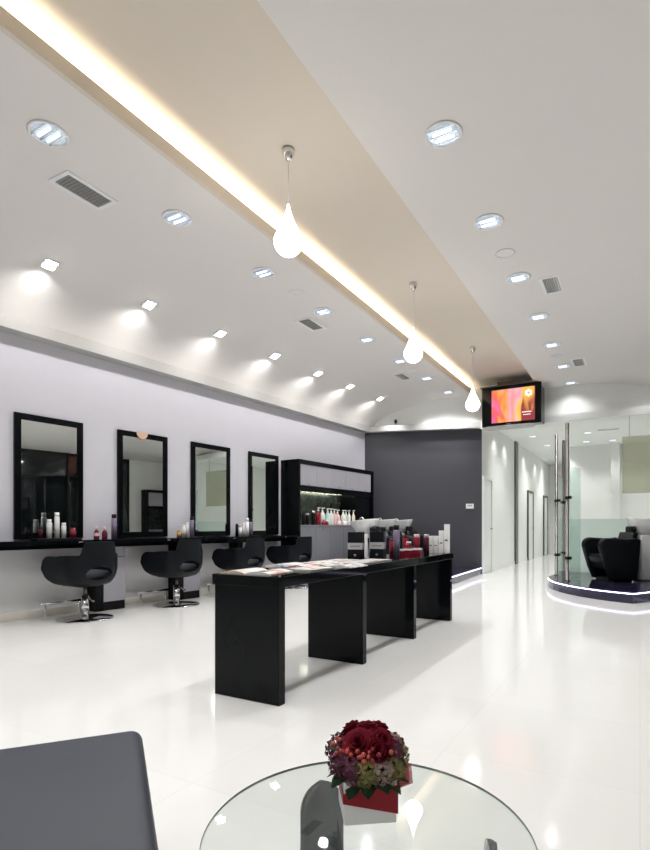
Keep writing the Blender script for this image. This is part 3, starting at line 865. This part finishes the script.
# round ceiling speakers
def ring(x, y, label):
    o = thing('ceiling_speaker', label, 'speaker', (x, y, H - .001), 0, 'round ceiling speakers')
    MB().lathe([(.098, 0), (.102, -.006), (.088, -.008), (.086, -.002)], 28, cap=False).build('rim', M['ring'], o)
    MB().lathe([(.087, -.003), (0, -.003)], 28, cap=False).build('grille', M['ceil'], o)
ring(-3.69, 5.45, 'flat round ceiling speaker left of the trough, nearer one')
ring(-3.65, 9.15, 'flat round ceiling speaker left of the trough, farther one')
ring(-1.24, 5.73, 'flat round ceiling speaker right of the trough, nearer one')
ring(-1.24, 9.62, 'flat round ceiling speaker right of the trough, farther one')
def vent(x0, x1, y0, y1, label, along='x'):
    r = thing('ceiling_vent', label, 'vent', ((x0 + x1) / 2, (y0 + y1) / 2, H), 0, 'white framed ceiling vents')
    a, b = (x1 - x0) / 2, (y1 - y0) / 2; fw = .035
    MB().box(-a, a, -b, -b + fw, -.012, 0).box(-a, a, b - fw, b, -.012, 0).box(-a, -a + fw, -b + fw, b - fw, -.012, 0).box(a - fw, a, -b + fw, b - fw, -.012, 0).build('frame', M['ring'], r)
    MB().box(-a + fw, a - fw, -b + fw, b - fw, -.003, 0).build('backing', M['dgrey'], r)
    s_ = MB(); n = max(5, int((2 * a - 2 * fw) / .022)) 
    for i in range(n):
        xx = -a + fw + (i + .5) * (2 * a - 2 * fw) / n
        s_.box(xx - .004, xx + .004, -b + fw, b - fw, -.011, -.003)
    m_ = max(5, int((2 * b - 2 * fw) / .03))
    for i in range(m_):
        yy = -b + fw + (i + .5) * (2 * b - 2 * fw) / m_
        s_.box(-a + fw, a - fw, yy - .004, yy + .004, -.010, -.004)
    s_.build('grille', M['slat'], r)
vent(-4.29, -4.03, 2.66, 3.14, 'largest rectangular ceiling vent, nearest the camera at left')
vent(-4.20, -3.96, 6.15, 6.62, 'ceiling vent left of the trough, middle distance')
vent(-4.10, -3.86, 9.25, 9.70, 'ceiling vent left of the trough, farthest')
vent(-1.03, -.79, 6.50, 6.99, 'rectangular ceiling vent right of the trough, nearer one')
vent(-1.05, -.82, 9.90, 10.40, 'rectangular ceiling vent right of the trough, farther one')

# wall washers in the curve of the ceiling
ww = thing('wall_washer', 'bright square spotlight above the nearest mirror', 'spotlight', (0, 0, 0), 0, 'bright wall washer spotlights')
MB().box(-.07, .07, -.07, .07, -.012, -.002, .003).build('frame', M['ring'], ww)
MB().box(-.052, .052, -.052, .052, -.018, -.010, .003).build('lamp', M['bulb'], ww)
ts = [-.29, .90, 2.06, 3.22, 4.37, 5.40, 6.57]
labs = ['bright square spotlight above the nearest mirror', 'bright square spotlight above the gap before the second mirror', 'bright square spotlight above the third mirror', 'bright square spotlight above the fourth mirror',
        'bright square spotlight above the tall black cabinet, nearer one', 'bright square spotlight above the tall black cabinet, farther one', 'bright square spotlight nearest the charcoal wall']
slope = math.atan2(.075, .20)
for i, t in enumerate(ts):
    o = ww if i == 0 else dup(ww, (0, 0, 0), 0, labs[i])
    o.location = wl(.85, t, 3.742)
    o.rotation_euler = (0, -slope, WRZ)
    spot(wl(.80, t, 3.66), P_WASH, 2.7, 1.0, (1, .98, .97), tuple(WN * -.62 + Vector((0, 0, -1))), .03)
spot(wl(.80, -1.45, 3.66), P_WASH, 2.7, 1.0, (1, .98, .97), tuple(WN * -.62 + Vector((0, 0, -1))), .03)

# back wall and hall scallops
for x in (-4.9, -4.1, -3.3):
    p = D0 + DD * ((x - D0.x) / DD.x) + Vector((DD.y, -DD.x, 0)) * .32
    spot((p.x, p.y, 3.66 if x < -4.5 else 3.80), P_BACK, 1.7, .7, radius=.03)
for x in (-1.21, .12): spot((x, 11.36, 3.66 if x > 0 else 3.84), P_BACK * .2, 2.5, .9, radius=.06)
hd = make_down('x', .10)
hall_l = [(-2.46, 14.6), (-2.36, 16.4), (-1.15, 14.7), (-1.30, 16.2), (-.65, 16.3)]
hl = ['small downlight in the hall ceiling, nearest the hall wall', 'small downlight deeper in the hall ceiling', 'small downlight in the wash room ceiling, right of posts', 'small downlight in the wash room ceiling, just right of the rear post', 'small downlight in the wash room ceiling beside the small vent']
place(hd, *hall_l[0], 3.42, 0); hd['label'] = hl[0]; hd['group'] = 'small downlights in the hall ceiling'
for i in range(1, 5): dup(hd, (*hall_l[i], 3.42), 0, hl[i])
for y in (12.9, 14.0, 16.6, 18.6, 20.0): spot((-2.75, y, 3.38), P_HALL * .75, 1.9, .9, (1, 1, .97), radius=.03)
for x in (-1.5, -.9, -.3, .3, .9, 1.5): spot((x, 16.72, 3.38), P_HALL * 1.1, 1.25, .8, (.97, 1, .98), radius=.05)
for x, y in ((-2.0, 13.2), (-2.2, 17.0), (-2.2, 19.8), (0.2, 13.6), (.2, 15)): spot((x, y, 3.38), P_HALL * 4.2, 2.1, 1, (.98, 1, .97), radius=.06)
vr = thing('ceiling_vent', 'narrow white vent in the wash room ceiling at right', 'vent', (-.67, 14.5, 3.42))
MB().box(-.25, .25, -.06, .06, -.008, 0).build('frame', M['ring'], vr)
MB().box(-.23, .23, -.04, .04, -.012, -.008).build('slot', M['slat'], vr)

# small spot clipped on the ledge near the corner
sp = thing('ledge_spot', 'tiny dark spotlight standing on the ledge above the charcoal wall', 'spotlight', tuple(D0 + DD * .72 + Vector((DD.y, -DD.x, 0)) * .06 + Vector((0, 0, 3.335))))
MB().lathe([(.02, 0), (.02, .01), (.008, .012), (.008, .07)], 12).build('stem', M['steel'], sp)
MB().lathe([(.02, .06), (.035, .10), (.03, .14), (0, .15)], 14).build('head', M['blackm'], sp)

# thermostat
th = thing('thermostat', 'small white wall controller on the charcoal wall', 'thermostat', tuple(D0 + DD * 2.36 + Vector((0, 0, 1.50))), DRZ)
MB().box(-.085, .085, -.025, -.001, -.055, .055, .004).build('housing', M['wht'], th)
MB().box(-.05, .05, -.027, -.0255, -.002, .03).build('display', M['silv'], th)

# ---------------------------------------------------------------- television
tv = thing('television', 'black television hanging at the end of the ceiling trough', 'television', (-2.34, 11.08, 3.05))
MB().box(-.53, .64, 0, .06, .06, .87, .008).build('bezel', M['lacq'], tv)
extr([(-.53, .07), (.64, .07), (.64, .86), (-.53, .86)], .06, .10, .01).build('rear_case', M['lacq'], tv)
bk = MB(); bk.box(-.52, .63, .10, .50, .10, .84, .02); bk.build('back_housing', M['lacq'], tv)
MB().box(-.33, .52, -.004, .0, .125, .795).build('screen', M['screen'], tv)
ic = MB()
for k in range(6):
    a = k * PI / 3 + .5
    ic.lathe([(.024, 0), (.024, .002)], 12, mtx=Matrix.Translation((.40 + .05 * cos(a), -.005, .67 + .05 * sin(a))) @ Matrix.Rotation(PI / 2, 4, 'X'))
ic.build('flower_icon', M['icon'], tv)
tx = MB()
for k in range(7): tx.box(.28 + k * .026, .28 + k * .026 + .018, -.0062, -.0045, .285, .305)
for k in range(6): tx.box(.30 + k * .024, .30 + k * .024 + .016, -.0062, -.0045, .235, .250)
tx.build('screen_text', M['icon'], tv)
lg = MB()
for k in range(5): lg.box(-.04 + k * .018, -.04 + k * .018 + .011, -.0012, .0005, .083, .098)
lg.build('maker_mark', M['silv'], tv)
MB().prism([(-.50, .02), (-.40, -.05), (.0, -.09), (.42, -.05), (.54, .02), (.44, .22), (-.40, .22)], .01, .055).build('silver_shelf', M['silv'], tv)
MB().box(-.02, .02, .1, .14, .03, .06).build('shelf_neck', M['silv'], tv)
MB().box(-.56, .58, -.03, .5, .87, .885).build('top_plate', M['steel'], tv)
MB().box(-.3, .3, .35, .40, .885, 1.05).build('ceiling_bracket', M['steel'], tv)
MB().box(-.2, .2, .45, .715, .3, .6).build('wall_bracket', M['steel'], tv)

# ---------------------------------------------------------------- leather bench, foreground left
bn = thing('leather_bench', 'slate grey leather bench in the left foreground corner', 'bench', (-1.276 + .0, .576, 0), math.atan2(-.606, .795))
MB().box(-.345, .345, -.40, .40, .30, .45, .035, seg=6).build('cushion', M['leath2'], bn)
MB().box(-.335, .335, -.39, .39, .22, .30, .01).build('frame', M['blackm'], bn)
for sx_ in (-1, 1):
    for sy_ in (-1, 1):
        MB().lathe([(.02, 0), (.026, .22)], 14, (sx_ * .28, sy_ * .33, 0)).build('leg', M['chrome'], bn)

# ---------------------------------------------------------------- glass coffee table
TCX, TCY, TR, CT = -.55, 1.10, .375, .35
ct = thing('coffee_table', 'round clear glass coffee table in the foreground', 'table', (TCX, TCY, 0))
MB().lathe([(0, CT - .007), (TR - .002, CT - .007), (TR - .002, CT), (0, CT)], 96, cap=False, smooth=False).build('glass_top', M['glass'], ct)
MB().lathe([(TR - .002, CT - .007), (TR, CT - .008), (TR, CT - .002), (TR - .002, CT)], 96, cap=False, smooth=False).build('glass_rim', M['glass_e'], ct)
def petal(ang):
    mb = MB(); n = 18; rows_ = []
    ax = Vector((cos(ang), sin(ang), 0)); tg = Vector((-sin(ang), cos(ang), 0))
    for i in range(n + 1):
        q = (i / n) ** 2
        z = (CT - .012) * (1 - q)
        wd = .062 * (math.sqrt(max(0, 1 - (1 - min(1, q * 4.5)) ** 2))) + .001
        out = .285
        row = []
        for k in range(9):
            s_ = -1 + k / 4
            row.append((ax * (out + .008 * (1 - s_ * s_)) + tg * (wd * s_) + Vector((0, 0, z))))
        rows_.append(row)
    front = [[mb.bm.verts.new(p) for p in r_] for r_ in rows_]
    back = [[mb.bm.verts.new(p - ax * .012) for p in r_] for r_ in rows_]
    for i in range(n):
        for k in range(8):
            mb.bm.faces.new((front[i][k], front[i][k + 1], front[i + 1][k + 1], front[i + 1][k]))
            mb.bm.faces.new((back[i][k], back[i + 1][k], back[i + 1][k + 1], back[i][k + 1]))
        mb.bm.faces.new((front[i][0], front[i + 1][0], back[i + 1][0], back[i][0]))
        mb.bm.faces.new((front[i][8], back[i][8], back[i + 1][8], front[i + 1][8]))
    for k in range(8):
        mb.bm.faces.new((front[0][k], back[0][k], back[0][k + 1], front[0][k + 1]))
        mb.bm.faces.new((front[n][k], front[n][k + 1], back[n][k + 1], back[n][k]))
    for f in mb.bm.faces: f.smooth = True
    return mb
for a in (2.50, 2.50 + 2 * PI / 3, 2.50 + 4 * PI / 3):
    petal(a).build('leg', M['smoke'], ct)

# ---------------------------------------------------------------- flowers
M['rose'] = mat('deep_red_petal', (.12, .003, .012), .7, spec=.1, noise=.35, nscale=30)
M['leaf'] = mat('dark_leaf', (.010, .035, .010), .45, spec=.25, noise=.4, nscale=25)
M['berry'] = mat('coral_berry', (.5, .09, .06), .3, noise=.25, nscale=30)
M['berryr'] = mat('red_berry', (.30, .03, .04), .3, noise=.25, nscale=30)
M['hyg'] = mat('green_hydrangea', (.17, .155, .055), .6, spec=.2, noise=.5, nscale=40)
M['hyp'] = mat('purple_hydrangea', (.09, .025, .045), .6, spec=.2, noise=.7, nscale=45)
M['hyw'] = mat('mauve_hydrangea', (.24, .18, .15), .6, spec=.2, noise=.5, nscale=40)
M['ribbon'] = mat('red_satin_ribbon', (.32, .010, .022), .35, spec=.25, noise=.15, nscale=20)
M['organza'] = mat('sheer_red_bow', (.66, .08, .09), .4, noise=.1, alpha=.55)
M['foil'] = mat('silver_paper', (.72, .73, .74), .25, metal=.35, noise=.15, nscale=50, bump=.5, bscale=60)
FX, FY = -.588, 1.172
fa = thing('flower_arrangement', 'dense bouquet of dark red roses and berries in a white ribboned box', 'flowers', (FX, FY, CT + .001), THETA + .12)
MB().box(-.062, .062, -.062, .062, 0, .10, .002).build('box', M['wht'], fa)
MB().box(-.0635, .0635, -.0635, .0635, .068, .104, .002).build('foil_band', M['foil'], fa)
rb = MB()
zt = [(-.0645, .066, .030), (.0645, .040, .0)]
q = [rb.bm.verts.new(v) for v in ((-.0645, -.0645, .076), (.0645, -.0645, .090), (.0645, -.0645, .022), (-.0645, -.0645, .052))]
q2 = [rb.bm.verts.new(v) for v in ((-.0645, -.0625, .076), (.0645, -.0625, .090), (.0645, -.0625, .022), (-.0645, -.0625, .052))]
rb.bm.faces.new(q); rb.bm.faces.new(list(reversed(q2)))
for i in range(4): rb.bm.faces.new((q[i], q2[i], q2[(i + 1) % 4], q[(i + 1) % 4]))
rb.box(.0635, .0655, -.0645, .0645, .022, .090)
rb.box(-.0655, -.0635, -.0645, .0645, .052, .076)
rb.build('ribbon', M['ribbon'], fa)
bw = MB()
for (a, l, t_) in ((.35, .045, .3), (.8, .04, -.3)):
    A = Vector((.064, -.02, .09)); d = Vector((cos(t_), sin(t_) * .6 - .2, a * .6)).normalized()
    p = [A, A + d * l + Vector((0, .0, .02)), A + d * l * 1.1 + Vector((0, .0, -.03)), A + Vector((0, 0, -.035))]
    f1 = [bw.bm.verts.new(x) for x in p]; f2 = [bw.bm.verts.new(x + Vector((0, .002, 0))) for x in p]
    bw.bm.faces.new(f1); bw.bm.faces.new(list(reversed(f2)))
    for i in range(4): bw.bm.faces.new((f1[i], f2[i], f2[(i + 1) % 4], f1[(i + 1) % 4]))
bw.build('bow', M['organza'], fa)
BC = Vector((0, 0, .126)); BR = Vector((.088, .088, .072))
MB().sphere(BC - Vector((0, 0, .012)), 1, 20, sc=(.078, .078, .060)).build('foliage_core', M['leaf'], fa)
def dome(az, el, k=1.): return BC + Vector((cos(az) * cos(el) * BR.x, sin(az) * cos(el) * BR.y, sin(el) * BR.z)) * k
def rose(c, up, r0):
    mb = MB()
    rot = up.to_track_quat('Z', 'Y').to_matrix().to_4x4()
    m0 = Matrix.Translation(c) @ rot
    lay = [(4, .22, .95), (5, .45, .85), (6, .70, .65), (7, 1.0, .42)]
    for li, (n, rr, hh) in enumerate(lay):
        for k in range(n):
            a = 2 * PI * k / n + li * .6
            g = []
            for i in range(5):
                row = []
                for j in range(5):
                    u = (j / 4 - .5) * 2 * PI / n * 1.35; v = i / 4
                    rad = r0 * rr * (.35 + .65 * v ** .7) * (1 + .06 * (1 - abs(j - 2) / 2)) + (r0 * .14 * v ** 3)
                    z = r0 * hh * v * (1 - .12 * abs(j - 2) / 2 * v) - r0 * .12 * (v ** 4) * rr
                    row.append(mb.bm.verts.new(m0 @ Vector((rad * cos(a + u), rad * sin(a + u), z))))
                g.append(row)
            for i in range(4):
                for j in range(4):
                    f = mb.bm.faces.new((g[i][j], g[i][j + 1], g[i + 1][j + 1], g[i + 1][j])); f.smooth = True
    o = mb.build('rose', M['rose'], fa, keep_normals=True)
    md = o.modifiers.new('thick', 'SOLIDIFY'); md.thickness = .0012
for az, el, rr in ((-2.1, .95, .036), (-.95, .90, .037), (.6, 1.05, .036), (2.2, 1.0, .036), (-1.5, .62, .034), (0, 1.5, .036)):
    if (az, el) == (-1.5, .62): az, el = -1.35, .72
    c = dome(az, el, .82); up = (dome(az, el) - BC).normalized(); rose(c, up, rr)
def hydra(az, el, r0, mt, n=34):
    mb = MB(); c = dome(az, el, .80)
    for k in range(n):
        zz = 1 - 2 * (k + .5) / n; ph = k * 2.39996
        d = Vector((math.sqrt(1 - zz * zz) * cos(ph), math.sqrt(1 - zz * zz) * sin(ph), zz))
        p = c + d * r0 * random.uniform(.85, 1.08)
        q = d.to_track_quat('Z', 'Y').to_matrix().to_4x4() @ Matrix.Rotation(random.uniform(0, 3), 4, 'Z')
        for j in range(4):
            a = j * PI / 2; s_ = r0 * .38
            pts = [(0, 0, 0), (s_ * .7, -s_ * .5, .001), (s_ * 1.25, 0, .004 * random.uniform(-.5, 1.5)), (s_ * .7, s_ * .5, .001)]
            vs = [mb.bm.verts.new(Matrix.Translation(p) @ q @ Matrix.Rotation(a, 4, 'Z') @ Vector(v)) for v in pts]
            mb.bm.faces.new(vs)
    tag(mb.build('hydrangea_head', mt, fa, keep_normals=True))
for az, el, mt in ((-2.65, .12, 'hyp'), (-2.15, .05, 'hyp'), (-1.75, .0, 'hyg'), (-1.25, -.02, 'hyw'), (-.75, .0, 'hyg'), (-.3, .25, 'hyg'), (.1, .45, 'hyw'), (-.55, .5, 'hyp'), (2.9, .4, 'hyp'), (1.2, .2, 'hyg'), (2.0, .2, 'hyw'), (.6, .1, 'hyp')):
    hydra(az, el, .033, M[mt])
for k in range(9):
    az = -PI + .1 + k * PI / 8 * 1.05; el = random.uniform(.3, .65)
    mb = MB(); c = dome(az, el, .98)
    for j in range(random.choice((6, 8, 9))):
        mb.sphere(c + Vector((random.uniform(-.016, .016), random.uniform(-.016, .016), random.uniform(-.012, .016))), random.uniform(.0045, .0065), 8)
    mb.build('berry_cluster', M['berry' if k % 3 != 1 else 'berryr'], fa)
for k in range(14):
    az = k * 2 * PI / 14 + .1; el = -.42 + .1 * (k % 3)
    if k in (3,): el = .3
    if k == 7: az, el = PI + .25, .55
    mb = MB(); p = dome(az, el, .78); d = (dome(az, el) - BC).normalized(); d = (d + Vector((0, 0, -.25))).normalized() if el < .2 else d
    sd = d.cross(Vector((0, 0, 1))).normalized(); L_ = .045
    A, B = [], []
    for i in range(7):
        q = i / 6; wdt = .019 * sin(PI * q ** .8) + .0005
        cen = p + d * L_ * q + Vector((0, 0, -.008 * q * q))
        A.append(mb.bm.verts.new(cen + sd * wdt)); B.append(mb.bm.verts.new(cen - sd * wdt))
    for i in range(6):
        f = mb.bm.faces.new((A[i], A[i + 1], B[i + 1], B[i])); f.smooth = True
    o = mb.build('leaf', M['leaf'], fa, keep_normals=True)
    md = o.modifiers.new('thick', 'SOLIDIFY'); md.thickness = .001
